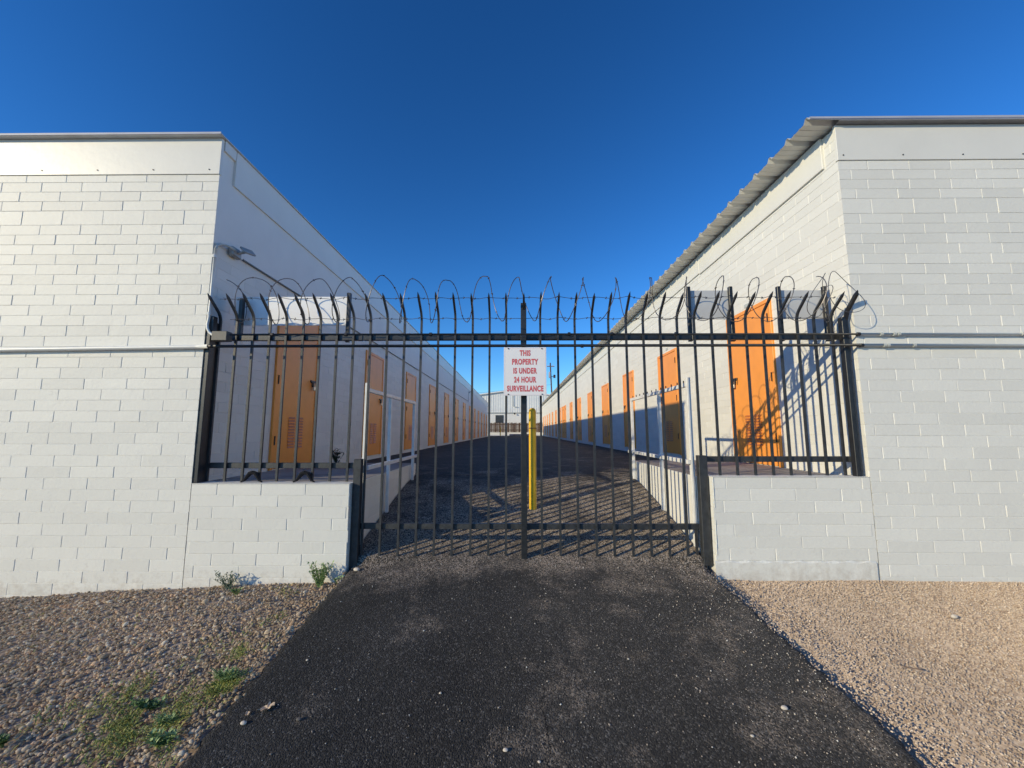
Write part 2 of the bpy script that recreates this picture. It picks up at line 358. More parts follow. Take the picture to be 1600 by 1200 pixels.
def courses(bottom, tall, top, h=.1022):
    """course heights with one tall course in the upper wall"""
    t0, t1 = tall; down = []; z = t0
    while z > bottom: down.append(z); z -= h
    down.append(bottom); up = []; z = t1
    while z < top-.02: up.append(z); z += .1007
    up.append(top); return sorted(down)+up

def add_panel_screws(parent, xs_, z, y):
    for x in xs_:
        b = MB(); b.tube([(x, y, z), (x, y-.005, z)], .0065, 8); b.build('screw', M['dark_metal'], parent)

# --- door prototypes (local: width along x, outward is -y, origin at sill centre)
def make_door(hinge):
    W_, H = 1.04, 2.10
    b = MB()
    b.box(-W_/2, -W_/2+.05, -.022, .01, 0, H, .003); b.box(W_/2-.05, W_/2, -.022, .01, 0, H, .003); b.box(-W_/2+.05, W_/2-.05, -.0215, .01, H-.05, H, .003)
    b.box(-W_/2+.054, W_/2-.054, -.012, .008, .012, H-.054, .002)
    d = b.build('door', M['orange'], org=(0, 0, 0)); d.location = (0, 0, 0)
    v = MB()
    for cx in (-.10, .10):
        for i in range(11):
            z = .25+i*.038
            v.quad((cx-.075, -.013, z+.022), (cx+.075, -.013, z+.022), (cx+.075, -.024, z), (cx-.075, -.024, z))
            v.quad((cx-.075, -.024, z), (cx+.075, -.024, z), (cx+.075, -.0125, z-.001), (cx-.075, -.0125, z-.001))
    v.build('louvre', M['orange_vent'], d)
    s = -hinge
    h = MB(); h.box(s*.38-.07, s*.38+.07, -.032, -.012, 1.165, 1.195, .003); h.box(s*.38-.02, s*.38+.02, -.036, -.012, 1.10, 1.165, .003)
    h.tube([(s*.30, -.03, 1.16), (s*.30, -.05, 1.15), (s*.30, -.05, 1.11)], .008, 6)
    h.build('handle', M['dark_metal'], d)
    p = MB(); p.tube([(s*.38-.018, -.045, 1.11), (s*.38-.018, -.05, 1.15), (s*.38+.018, -.05, 1.15), (s*.38+.018, -.045, 1.11)], .005, 6); p.box(s*.38-.028, s*.38+.028, -.055, -.037, 1.05, 1.11, .006)
    p.build('padlock', M['brass'], d)
    for z in (.3, 1.05, 1.8):
        g = MB(); g.tube([(hinge*.468, -.026, z), (hinge*.468, -.026, z+.11)], .009, 8); g.build('hinge', M['dark_metal'], d)
    return d
# --- left building
LB = thing('storage_building', 'white painted block storage building in the left half, its alley side in shade', 'building', (XL, 0, -1.45))
body = MB(); body.box(-16, XL-.009, .009, 38.6, -1.9, 2.935)
body.build('wall', M['stucco'], LB)
fw = MB(); blocks(fw, lambda u, d, z: (u, .009-d, z), -12, XL, courses(-1.75, (2.025, 2.173), 2.552), 1, phase=.16)
fw.build('front_wall', M['block'], LB)
sw = MB(); blocks(sw, lambda u, d, z: (XL-.009+d, u, z), .0095, 38.6, courses(-.62, (2.025, 2.173), 2.173)[:-1], 1, phase=.1)
sw_top = 1.84
sw.v, sw.f = [], []
zsL = [z for z in courses(-.66, (2.025, 2.173), 2.2) if z < sw_top-.03]+[sw_top]
blocks(sw, lambda u, d, z: (XL-.009+d, u, z), .0095, 38.6, zsL, 1, phase=.1)
sw.build('side_wall', M['block'], LB)
MB().box(XL-.05, XL-.003, .0105, 38.6, sw_top+.002, 2.56).build('stucco_band', M['stucco'], LB)
p = MB().box(-12, XL+.004, -.004, .03, 2.553, 2.9405, .002).build('fascia_panel', M['panel'], LB)
add_panel_screws(p, [XL-.1-.565*i for i in range(16)], 2.60, -.004)
p = MB(); p.box(XL-.02, XL+.014, .034, .195, 2.83, 2.94, .002); p.box(XL-.02, XL+.016, .2, 12.3, 2.552, 2.94, .002); p.box(XL-.02, XL+.014, 12.306, 38.6, 2.552, 2.938, .002)
p.build('fascia_panel', M['panel'], LB)
MB().box(-12.1, XL+.032, -.058, 38.7, 2.942, 2.958, .004).build('roof', M['trim'], LB)
MB().box(-12.1, XL+.03, -.0625, -.0585, 2.942, 2.963).build('roof_edge', M['edge'], LB)
# --- right building
RB = thing('storage_building', 'white painted block storage building in the right half with a corrugated metal overhang', 'building', (XR, 0, -1.45))
MB().box(XR+.009, 16, .009, 45, -1.9, 3.02).build('wall', M['stucco'], RB)
fw = MB(); blocks(fw, lambda u, d, z: (u, .009-d, z), XR, 12, courses(-1.6, (2.103, 2.258), 2.66), 1, phase=.05)
fw.build('front_wall', M['block'], RB)
sw = MB(); blocks(sw, lambda u, d, z: (XR+.009-d, u, z), .0095, 45, courses(-.66, (2.103, 2.258), 2.70), -1, phase=.23)
blocks(sw, lambda u, d, z: (XR+.009-d, u, z), .0095, .17, [2.70, 2.80, 2.90, 3.0], -1, phase=.3)
sw.build('side_wall', M['block'], RB)
p = MB().box(XR-.004, 12, -.004, .03, 2.66, 3.035, .002).build('fascia_panel', M['panel'], RB)
add_panel_screws(p, [XR+.05+.585*i for i in range(14)], 2.71, -.004)
p = MB(); p.box(XR-.018, XR+.02, .178, 2.98, 2.692, 3.03, .003); p.box(XR-.014, XR+.02, 2.99, 9.0, 2.715, 3.03, .003); p.box(XR-.018, XR+.02, 9.01, 45, 2.705, 3.03, .003)
p.build('fascia_panel', M['panel'], RB)
rf = MB(); prof = []; y = -.060
while y < 45.2:
    for dy, dz in ((0, 0), (.028, .042), (.052, .042), (.08, 0), (.13, .0), (.137, .006), (.15, .006), (.157, 0), (.21, 0), (.217, .006), (.23, .006), (.237, 0)): prof.append((y+dy, dz))
    y += .292
for th in (0, .0025):
    n = len(rf.v)
    for i, (yy, dz) in enumerate(prof):
        w = .004*math.sin(yy*3.1)+.003*math.sin(yy*9)
        rf.v += [(2.895+w, yy, 3.052+dz+th+w), (XR+.02, yy, 3.045+dz+th), (16.1, yy, 3.02+dz+th)]
    for i in range(len(prof)-1):
        for k in range(2): a = n+i*3+k; rf.f.append((a, a+1, a+4, a+3))
rf.build('roof', M['roof'], RB)
MB().box(2.90, 12, -.067, -.0605, 3.056, 3.077).build('roof_edge', M['edge'], RB)
MB().box(XR+.0, 12, -.0595, .02, 3.037, 3.0415).build('soffit', simple('shade_toned_soffit', (.22, .22, .23), .6), RB)  # soffit colour darkened to carry the shade under the overhang

dL = make_door(-1); dR = make_door(1)
def put_door(proto, B, x, y, z, rz, first):
    d = proto if first else copy_tree(proto)
    d.parent = B; o = ORG[B.name]; d.location = (x-o[0], y-o[1], z-o[2]); d.rotation_euler = (0, 0, rz)
for i in range(13): put_door(dL, LB, XL, 1.66+2.93*i, -.47 if i == 0 else -.50, R(90), i == 0)
ysr = [1.70+2.945*i for i in range(15)]; ysr.insert(8, 23.6)
for i, y in enumerate(ysr): put_door(dR, RB, XR, y, -.437 if i == 0 else -.455, R(-90), i == 0)
for i, y in enumerate(ysr[:4]):
    MB().box(XR-.003, XR+.001, y-.05, y+.05, 1.70, 1.745).build('number_plate', M['pipe_grey'], RB)
# concrete kerb strip at the wall foot
# ------------------------------------------------------------------ low block walls across the openings
lw = MB(); lw.box(XL+.004, -1.516, .009, .15, -1.9, -.485)
blocks(lw, lambda u, d, z: (u, .009-d, z), XL+.006, -1.508, [-1.75+.0, -1.50, -1.3975, -1.295, -1.193, -1.091, -.989, -.887, -.785, -.683, -.581, -.478], 1, phase=.12)
blocks(lw, lambda u, d, z: (-1.516+d, u, z), .0, .16, [-1.60, -1.295, -1.193, -1.091, -.989, -.887, -.785, -.683, -.581, -.478], 1, phase=.0)
lw.box(XL+.006, -1.5085, .0, .16, -.4795, -.4745, .002)
tag(lw.build('low_wall', M['block'], org=(-2.2, .08, -1.4)), 'low white block wall under the left fence panel, weeds at its foot', 'wall')
lw = MB(); lw.box(1.782, XR-.004, .009, .15, -1.9, -.417)
blocks(lw, lambda u, d, z: (u, .009-d, z), 1.770, XR-.006, [-1.135, -1.0325, -.930, -.827, -.725, -.622, -.519, -.413], 1, phase=.27)
blocks(lw, lambda u, d, z: (1.780-d, u, z), .0, .16, [-1.60, -1.295, -1.193, -1.091, -.989, -.887, -.785, -.683, -.581, -.413], -1, phase=.0)
lw.box(1.7705, XR-.006, .0, .16, -.4145, -.409, .002)
o = tag(lw.build('low_wall', M['block'], org=(2.4, .08, -1.3)), 'low white block wall with a plastered base under the right fence panel', 'wall')
pb = MB(); xsb = [1.755+.03*i for i in range(48)]
for i in range(len(xsb)-1):
    def q(x): return (x, -.004, -1.5), (x, -.004, -1.15+.006*math.sin(x*31)), (x, .006, -1.137+.005*math.sin(x*41))
    a, b = q(xsb[i]), q(xsb[i+1]); pb.quad(a[0], b[0], b[1], a[1]); pb.quad(a[1], b[1], b[2], a[2])
pb.build('plaster_base', M['block'], o)
# ramp cheek walls
rw = MB(); rw.box(-1.60, -1.514, .168, 2.418, -1.4, -.482)
blocks(rw, lambda u, d, z: (-1.5145+d, u, z), .162, 2.42, [-1.30, -1.193, -1.091, -.989, -.887, -.785, -.683, -.581, -.482], 1, phase=.1)
tag(rw.build('ramp_wall', M['block'], org=(-1.55, 1.3, -1.3)), 'white block side wall of the ramp, left of the asphalt, in shade', 'wall')
rw = MB(); rw.box(1.742, 1.82, .168, 2.418, -1.4, -.438)
rw.box(1.722, 1.7415, .162, 2.42, -1.4, -.432, .004)
tag(rw.build('ramp_wall', M['stucco'], org=(1.77, 1.3, -1.3)), 'sunlit white side wall of the ramp striped by picket shadows', 'wall')

# ------------------------------------------------------------------ fence, gate
FY = .12; SP = .166; XC = .075; PW = .0195
def picket(k, z0, parent, m=None):
    x = XC+k*SP+random.uniform(-.003, .003); dz = random.uniform(-.008, .008); dy = random.uniform(-.01, .01)
    pts = [(x, FY, z0), (x, FY, 1.0)]
    for i in range(7):
        a = R(44)*i/6; pts.append((x+.0, FY-.14*(1-math.cos(a)), 1.06+.14*math.sin(a)))
    e = pts[-1]; pts += [(x, e[1]-.115+dy, e[2]+.105+dz), (x, e[1]-.15+dy, e[2]+.137+dz)]
    return MB().sweep(pts, PW).build('picket', m or M['black_dull'], parent)
def rails(parent, x0, x1, zb, top=True):
    if top: MB().box(x0, x1, FY+.013, FY+.053, .885, .94, .003).build('top_rail', M['black'], parent)
    MB().box(x0, x1, FY+.013, FY+.05, zb-.026, zb+.026, .003).build('bottom_rail', M['black_dull'], parent)
FL = thing('fence_panel', 'black picket fence panel on the left low wall, in front of the shaded orange door', 'fence', (-2.2, FY, -.475), 'black steel fence panels beside the gate')
rails(FL, XL+.05, -1.505, -.325)
for k in range(-18, -9): picket(k, -.470, FL)
MB().box(XL, XL+.045, .015, .135, -.472, 1.05, .003).build('post', M['black'], FL)
MB().box(XL+.012, XL+.06, .02, .075, .92, 1.10, .004).build('bracket', M['black'], FL)
MB().box(-2.785, -2.745, FY+.055, FY+.095, .9, 1.33, .003).build('post', M['black'], FL)
MB().box(-1.508, -1.440, FY-.055, FY+.010, -1.25, -.26, .003).build('post', M['black_dull'], FL)
for x in (-2.46, -1.97):
    b = MB(); b.sweep([(x, .04, -.472), (x, .04, -.47)], .01)
    b = MB()
    for s_ in (-1, 1): b.tube([(x+s_*.10, .075, -.470), (x+s_*.07, .08, -.455), (x+s_*.03, .09, -.395), (x, .09, -.385)], [.006, .012, .02, .02], 6)
    b.build('foot_piece', simple('dull_black', (.02, .02, .022), .9, spec=.1), FL)  # black inverted-V pieces on top of the low wall
FR = thing('fence_panel', 'black picket fence panel on the right low wall, in front of the sunlit orange door', 'fence', (2.45, FY, -.41), 'black steel fence panels beside the gate')
rails(FR, 1.72, XR-.003, -.262)
for k in range(10, 19): picket(k, -.408 if k > 10 else -.25, FR)
MB().box(XR-.102, XR-.066, .02, .075, -.408, 1.075, .003).build('post', M['black'], FR)
MB().box(XR-.062, XR-.034, .03, .065, -.408, .895, .003).build('post', M['black_dull'], FR)
MB().box(1.688, 1.766, FY-.055, FY+.010, -1.20, -.225, .003).build('post', M['black_dull'], FR)
b = MB().sweep([(XR-.048, FY-.072, .8955), (XR-.048, FY-.072, 1.05), (XR-.045, FY-.10, 1.13), (XR-.03, FY-.2, 1.26), (XR-.03, FY-.22, 1.295)], .028); b.build('picket', M['black'], FR)
GT = thing('gate', 'wide black picket gate across the driveway with a thick centre post', 'gate', (.1, FY, -1.17))
MB().box(-1.497, 1.712, FY+.0135, FY+.0525, .8855, .9395, .003).build('top_rail', M['black'], GT)
MB().box(-1.445, 1.690, FY+.013, FY+.05, -.905, -.853, .003).build('bottom_rail', M['black_dull'], GT)
for k in range(-9, 10):
    if k: picket(k, -1.135+random.uniform(-.006, .006), GT)
MB().box(XC-.027, XC+.027, FY-.06, FY-.005, -1.19, 1.235, .003).build('post', M['black'], GT)
picket(0, .5, GT)
MB().box(1.655, 1.675, FY+.015, FY+.04, -1.13, -.906).build('bottom_stile', M['black_dull'], GT)
# barbed strands
def strand(name, label, z, y, x0, x1):
    b = MB(); pts = []; n = 160
    for i in range(n+1):
        x = x0+(x1-x0)*i/n; s_ = .008*math.sin(i*.9)*math.sin(i*.13)-.010*abs(math.sin(math.pi*(x-XC)/SP/2))
        pts.append((x, y+.004*math.sin(i*1.7), z+s_))
    b.tube(pts, .0026, 5)
    x = x0+.05
    while x < x1:
        zz = lerp(x, [(p_[0], p_[2]) for p_ in pts]); yy = lerp(x, [(p_[0], p_[1]) for p_ in pts])
        b.tube([(x-.006, yy, zz-.007), (x+.006, yy+.002, zz+.007)], .0048, 5)
        for a in (random.uniform(0, 3), random.uniform(3, 6)):
            b.tube([(x, yy, zz), (x+random.uniform(-.012, .012), yy+.018*math.cos(a), zz+.02*math.sin(a))], [.0024, .0008], 4)
        x += random.uniform(.10, .15)
    return tag(b.build(name, M['wire'], org=(.1, y, z)), label, 'wire', 'barbed wire strands along the picket tops')
strand('barbed_wire', 'upper strand of barbed wire strung along the picket tips', 1.262, -.02, -2.83, 3.02)
strand('barbed_wire', 'lower strand of barbed wire strung where the pickets bend', 1.095, .095, -2.80, 3.05)
# razor wire coil
def coil():
    b = MB(); pts = []
    peaks = [-2.80, -2.47, -2.17, -1.86, -1.56, -1.24, -.95, -.64, -.28, .03, .34, .655, .97, 1.29, 1.62, 1.95, 2.28, 2.58, 2.86]
    rr = [random.uniform(.195, .225) for _ in peaks]; cz = [1.245+random.uniform(-.01, .01) for _ in peaks]
    for i in range(len(peaks)-1):
        for j in range(36):
            t = j/36; a = 2*math.pi*t; r_ = rr[i]*(1-t)+rr[i+1]*t; z = cz[i]*(1-t)+cz[i+1]*t
            pts.append((peaks[i]*(1-t)+peaks[i+1]*t+.012*math.sin(a*2+i), .0+r_*.92*math.sin(a)+.02*math.sin(i*1.3), z+r_*math.cos(a)))
    b.tube(pts, .0040, 5)
    for i in range(4, len(pts)-4, 5):
        p_ = Vector(pts[i]); d = (Vector(pts[i+1])-p_).normalized(); s_ = d.orthogonal().normalized(); s_.rotate(Matrix.Rotation(random.uniform(0, 6.28), 3, d))
        b.quad(tuple(p_-d*.012), tuple(p_+s_*.012+d*.004), tuple(p_+d*.014), tuple(p_-s_*.012-d*.004))
    for (cx, cy, cz_, r_, tilt, yaw) in ((2.83, -.06, 1.26, .20, .3, .75), (3.02, -.12, 1.27, .215, -.25, .35), (2.93, -.02, 1.19, .17, .1, 1.0)):
        ring = []
        for j in range(40):
            a = 2*math.pi*j/40; v = Vector((r_*math.cos(a), .03*math.sin(2*a), r_*math.sin(a))); v.rotate(Matrix.Rotation(tilt, 3, 'X')); v.rotate(Matrix.Rotation(yaw, 3, 'Z')); ring.append((cx+v.x, cy+v.y, cz_+v.z))
        b.tube(ring, .0029, 5, closed=True)
    return b.build('razor_wire', M['wire'], org=(.1, 0, 1.24))
tag(coil(), 'long coil of razor wire looping along the top of the fence and gate', 'razor wire')
# boards on posts above the rail
def board(label, x0, x1, z0, z1, m, posts):
    t = thing('board', label, 'board', ((x0+x1)/2, .27, z0), 'blank boards above the fence rails')
    MB().box(x0, x1, .262, .274, z0, z1, .002).build('panel', m, t)
    for x in posts: MB().box(x-.018, x+.018, .225, .2605, .89, z1+.03, .003).build('post', M['black'], t)
    b = MB()
    for x in posts: b.box(x-.012, x+.012, FY+.0535, .2245, .893, .918)
    b.build('bracket', M['black'], t)
board('long blank white board above the left fence panel, half in shade', -2.88, -1.69, 1.07, 1.372, M['board_white'], (-1.70,))
board('blank grey board above the right fence panel, the one nearer the gate', 1.74, 2.19, 1.125, 1.425, M['board_grey'], (1.75, 2.175))
board('blank grey board above the right fence panel, the one beside the sunlit wall', 2.655, 3.14, 1.125, 1.425, M['board_grey'], (2.66, 3.12))

# sign
SG = thing('sign', 'white sign with red lettering THIS PROPERTY IS UNDER 24 HOUR SURVEILLANCE on the gate', 'sign', (.09, -.05, .32))
SX, SY = .086, -.048
MB().box(SX-.196, SX+.196, SY-.003, SY+.003, .322, .772, .001).build('panel', M['sign_white'], SG)
lines = [('THIS', .718, .100), ('PROPERTY', .636, .242), ('IS UNDER', .552, .218), ('24 HOUR', .469, .205), ('SURVEILLANCE', .387, .334)]
for txt, zc, wd in lines:
    cu = bpy.data.curves.new('text', 'FONT'); cu.body = txt; cu.align_x = 'CENTER'; cu.align_y = 'CENTER'; cu.size = 1; cu.offset = .045; cu.extrude = .01; cu.space_character = 1.12
    tmp = bpy.data.objects.new('text', cu); COL.objects.link(tmp); bpy.context.view_layer.update()
    me = bpy.data.meshes.new_from_object(tmp.evaluated_get(bpy.context.evaluated_depsgraph_get()))
    bpy.data.objects.remove(tmp); bpy.data.curves.remove(cu)
    co_ = np.array([v.co for v in me.vertices]); mn, mx = co_.min(0), co_.max(0); sx = wd/(mx[0]-mn[0]); sz = .056/(mx[1]-mn[1])
    for v in me.vertices:
        x, y, z = v.co; v.co = ((x-(mn[0]+mx[0])/2)*sx, -.0040-.0004*(z > 0), (y-(mn[1]+mx[1])/2)*sz)
    me.materials.clear(); me.materials.append(M['sign_red'])
    o = bpy.data.objects.new('lettering', me); COL.objects.link(o); o.parent = SG; o.location = (SX-.09, SY+.05, zc-.32)
fr = MB()
for (x0, x1, z0, z1) in ((SX-.187, SX+.187, .7635, .7655), (SX-.187, SX+.187, .3285, .3305), (SX-.189, SX-.187, .3285, .7655), (SX+.187, SX+.189, .3285, .7655)): fr.box(x0, x1, SY-.0036, SY-.0031, z0, z1)
fr.build('border_line', simple('pale_red_ink', (.75, .55, .57), .5), SG)
for x in (SX-.155, SX+.155):
    for z in (.759, .334): MB().tube([(x, SY-.003, z), (x, SY-.008, z)], .006, 8).build('bolt', M['dark_metal'], SG)
for x in (SX-.155, SX+.155): MB().box(x-.01, x+.01, SY+.004, FY-.013, .752, .762).build('clip', M['dark_metal'], SG)

# ------------------------------------------------------------------ pipes and conduit
def clamp(b_parent, x, y, z, m): MB().tube([(x-.012, y, z), (x+.012, y, z)], .018, 10).build('clamp', m, b_parent)
PY = -.024
P1 = thing('pipe', 'lower pipe running across the gate and along both white front walls', 'pipe', (0, PY, .79))
MB().tube([(-8, PY, .745), (-5, PY, .762), (-3.02, PY, .788), (-2.90, PY, .793)], .019, 12).build('white_section', M['pipe_white'], P1, smooth=True)
MB().tube([(-2.90, PY, .793), (3.22, PY, .793)], .0135, 12).build('black_section', M['black'], P1, smooth=True)
MB().tube([(3.22, PY, .793), (5, PY, .785), (9, PY, .782)], .0135, 12).build('grey_section', M['pipe_grey'], P1, smooth=True)
for x in (-2.88, -2.83): clamp(P1, x, PY, .793, M['black'])
for x, m in ((3.42, 'pipe_grey'), (3.45, 'pipe_grey'), (3.69, 'pipe_grey'), (5.2, 'pipe_grey'), (6.8, 'pipe_grey'), (3.21, 'black'), (.62, 'black')): clamp(P1, x, PY, .790, M[m])
P2 = thing('pipe', 'upper thin pipe along the gate top rail and the right front wall', 'pipe', (0, PY, .89))
MB().tube([(-2.70, PY, .905), (0, PY, .903), (3.20, PY, .897)], .0095, 10).build('black_section', M['black'], P2, smooth=True)
MB().tube([(3.20, PY, .897), (5, PY, .893), (9, PY, .89)], .0115, 10).build('grey_section', M['pipe_grey'], P2, smooth=True)
for x, m in ((3.52, 'pipe_grey'), (3.56, 'pipe_grey'), (3.40, 'pipe_grey'), (4.7, 'pipe_grey'), (3.19, 'black')): clamp(P2, x, PY, .896, M[m])
for x in (-2.3, -1.6, -.8, .5, .9, 1.5): clamp(P2, x, PY, .903, M['black'])
MB().box(-2.86, -2.715, -.05, .03, .845, .935, .004).build('junction_box', M['pipe_grey'] if 0 else simple('dark_box_paint', (.09, .085, .08), .5), P2)
P3 = thing('conduit', 'white conduit rising up the shaded corner from the junction box to the wall lamp', 'conduit', (XL+.02, .05, .9))
pts = [(-2.86, -.01, .905)]+[(-2.86-.085*math.sin(R(a))*1.0, .0, .905+.10*(1-math.cos(R(a)))) for a in (20, 45, 70, 90)]+[(XL+.019, .012, 1.08), (XL+.018, .015, 1.4), (XL+.017, .02, 1.78)]
MB().tube(pts, .0125, 10).build('riser', M['pipe_white'], P3, smooth=True)
MB().tube([(XL+.017, .02, 1.78)]+[(XL+.017+.03*(1-math.cos(R(a))), .02+.13*(1-math.cos(R(a))), 1.78+.085*math.sin(R(a))) for a in (25, 50, 75, 90)]+[(XL+.06, .22, 1.862)], .0115, 10).build('elbow', M['pipe_grey'], P3, smooth=True)
for z in (1.12, 1.70): MB().tube([(XL+.018, .0155, z-.015), (XL+.018, .0155, z+.015)], .018, 10).build('clamp', M['pipe_white'], P3)
P4 = thing('conduit', 'thin dark conduit running level along the shaded side wall', 'conduit', (XL+.01, 10, 1.83))
MB().tube([(XL+.012, .42, 1.842), (XL+.012, 8, 1.838), (XL+.012, 21.2, 1.84)], .009, 8).build('run', simple('dark_conduit', (.16, .17, .17), .5), P4, smooth=True)
MB().tube([(XL+.012, 21.2, 1.84), (XL+.012, 21.22, 2.35)], .012, 8).build('riser', M['pipe_grey'], P4, smooth=True)
# wall lamps
def lamp():
    t = thing('wall_lamp', 'grey flood lamp with a tilted head, high on the shaded wall by the front corner', 'lamp', (XL, .30, 1.85), 'wall lamps on the shaded side wall')
    MB().box(XL, XL+.055, .20, .34, 1.80, 1.90, .012).build('base', M['lamp_grey'], t)
    MB().tube([(XL+.05, .28, 1.85), (XL+.085, .295, 1.865), (XL+.12, .305, 1.88)], .016, 8).build('arm', M['lamp_grey'], t, smooth=True)
    h = MB().box(-.04, .04, -.075, .075, -.009, .009, .004); mt = Matrix.Translation((XL+.135, .31, 1.885)) @ Matrix.Rotation(R(48), 4, 'Y') @ Matrix.Rotation(R(12), 4, 'X')
    g = MB(); g.v = [tuple(mt @ Vector(v)) for v in h.v]; g.f = h.f; g.build('head', M['lamp_grey'], t)
    h = MB().box(-.032, .032, -.064, .064, -.0135, -.0095); g = MB(); g.v = [tuple(mt @ Vector(v)) for v in h.v]; g.f = h.f; g.build('lens', M['lens'], t)
    return t
l1 = lamp(); l2 = copy_tree(l1); l2.location = (XL, 21.4, 2.42+E); l2['label'] = 'small far flood lamp on a riser, well down the shaded side wall'

# ------------------------------------------------------------------ handrails
def handrail(label, X, ys_, zt, zl, bot):
    t = thing('handrail', label, 'handrail', (X, 1.2, zl-.2), 'white handrails beside the ramp')
    for i, (y, zb) in enumerate(zip(ys_, bot)):
        MB().box(X-.018, X+.018, y-.018, y+.018, zb, zt-.02 if i else zt+.07, .003).build('post', M['white_rail'], t)
    MB().box(X-.0155, X+.0155, ys_[0]+.019, ys_[-1]+.03, zt-.0195, zt+.02, .003).build('top_rail', M['white_rail'], t)
    MB().box(X+(.0185 if X < 0 else -.0485), X+(.0485 if X < 0 else -.0185), ys_[0]-.02, ys_[-1]+.12, zl-.02, zl+.02, .003).build('lower_rail', M['white_rail'], t)
    b = MB()
    for y in np.arange(ys_[0]+.1, ys_[-1], .16): b.tube([(X, y, zt+.02), (X, y, zt+.05)], .006, 6)
    if X > 0: b.build('stud', M['dark_metal'], t)
    return t
handrail('white handrail on the shaded left side of the ramp', -1.472, (.235, .98, 2.08), .405, -.355, (-1.06, -.93, -.72))
handrail('white handrail on the sunlit right side of the ramp', 1.697, (.235, 1.05, 2.17), .455, -.295, (-1.08, -.93, -.71))

# ------------------------------------------------------------------ bollards
def bollard(label, x, y, z0, z1, r):
    b = MB(); pts = [(x, y, z0), (x, y, z1-r)]+[(x, y, z1-r+r*math.sin(R(a))) for a in (20, 40, 60, 78, 88)]
    b.tube(pts, [r, r]+[r*math.cos(R(a)) for a in (20, 40, 60, 78, 88)], 16)
    t = thing('bollard', label, 'bollard', (x, y, z0), 'yellow bollards'); b.build('post', M['yellow'], t, smooth=True)
    MB().tube([(x, y, z1-.25), (x, y, z1-.235)], r+.003, 16).build('band', simple('brown_band', (.35, .17, .03), .6), t)
bollard('tall thin yellow bollard standing on the ramp just behind the gate centre post', .197, 1.08, -.93, .275, .043)
bollard('small yellow bollard in front of the slatted fence at the far end of the alley', -1.75, 41.5, -.6, .42, .055)

# ------------------------------------------------------------------ far end of the alley
EY = 46.5
EB = thing('warehouse', 'white gabled warehouse with ribbed metal cladding closing the far end of the alley', 'building', (-.4, EY, -.6))
g = MB(); g.box(-11, 10, EY, EY+20, -.7, 2.33); g.build('wall', M['clad'], EB)
rx, rz_, ez = -.3, 5.15, 3.9
c = MB()
x = -11
while x < 10:
    for a, b_, d in ((0, .06, .035), (.06, .30, 0)):
        x0, x1 = x+a, x+b_
        zt = lambda q: rz_-(abs(q-rx))*.135
        c.quad((x0, EY-.06-d, 2.33), (x1, EY-.06-d, 2.33), (x1, EY-.06-d, zt(x1)), (x0, EY-.06-d, zt(x0)))
        c.quad((x0, EY-.06, 2.33), (x0, EY-.06-d-.0, 2.33), (x0, EY-.06-d, zt(x0)), (x0, EY-.06, zt(x0)))
        if d: c.quad((x1, EY-.06-d, 2.33), (x1, EY-.06, 2.33), (x1, EY-.06, zt(x1)), (x1, EY-.06-d, zt(x1)))
    x += .30
c.build('gable_cladding', M['clad'], EB)
r_ = MB()
for s_ in (-1, 1):
    xe = rx+s_*11; r_.quad((rx, EY-.3, rz_+.05), (xe, EY-.3, rz_-1.43), (xe, EY+20, rz_-1.43), (rx, EY+20, rz_+.05)); r_.quad((rx, EY-.3, rz_-.08), (xe, EY-.3, rz_-1.56), (xe, EY-.3, rz_-1.43), (rx, EY-.3, rz_+.05))
r_.build('roof', M['clad'], EB)
MB().box(-11, 10, EY-.14, EY-.061, 2.25, 2.33).build('flashing', M['pipe_grey'], EB)
w = MB().box(-2.55, -1.55, EY-.04, EY-.001, 1.0, 1.98).build('window', M['dark_glass'], EB)
MB().box(-2.62, -1.48, EY-.055, EY-.041, .95, 1.0).build('sill', M['clad'], EB)
b = MB().tube([(-.35, EY-.16, 4.6), (-.35, EY-.16, 3.1), (-.2, EY-.16, 3.0), (.25, EY-.16, 3.0)], .04, 6); b.build('downpipe', M['pipe_grey'], EB)
b = MB().tube([(-.15, EY-.2, 2.2), (-.15, EY-.3, 2.1)], .08, 8); b.build('lamp', M['dark_metal'], EB)
SF = thing('slatted_fence', 'brown slatted fence standing in front of the far white warehouse', 'fence', (.1, 44.5, -.2))
b = MB(); x = -3.3
while x < 3.6:
    b.box(x, x+random.uniform(.06, .10), 44.5+random.uniform(0, .03), 44.53+random.uniform(0, .02), -.16, .98+random.uniform(-.05, .05)); x += random.uniform(.075, .115)
b.build('slats', M['brown_slat'], SF)
b = MB(); b.box(-3.3, 3.6, 44.55, 44.59, .08, .16); b.box(-3.3, 3.6, 44.55, 44.59, .72, .80); b.build('rail', M['brown_slat'], SF)
tag(MB().box(-3.35, 3.65, 44.35, 44.7, -.62, -.17, .01).build('low_wall', M['clad'], org=(.1, 44.5, -.6)), 'low white wall under the brown slatted fence', 'wall')
tag(MB().box(-.75, 1.6, 43.6, 44.2, -.60, -.35, .02).build('concrete_kerb', M['concrete'], org=(.4, 43.9, -.6)), 'grey concrete kerb at the foot of the far low wall', 'kerb')
# ground fill under the far yard sits on yard pavement
tag(MB().box(XL-.05, XR+.05, 45.9, 47.9, -.8, -.604).build('yard_pavement', M['asphalt_far']), 'asphalt strip under the far fence', kind='structure')

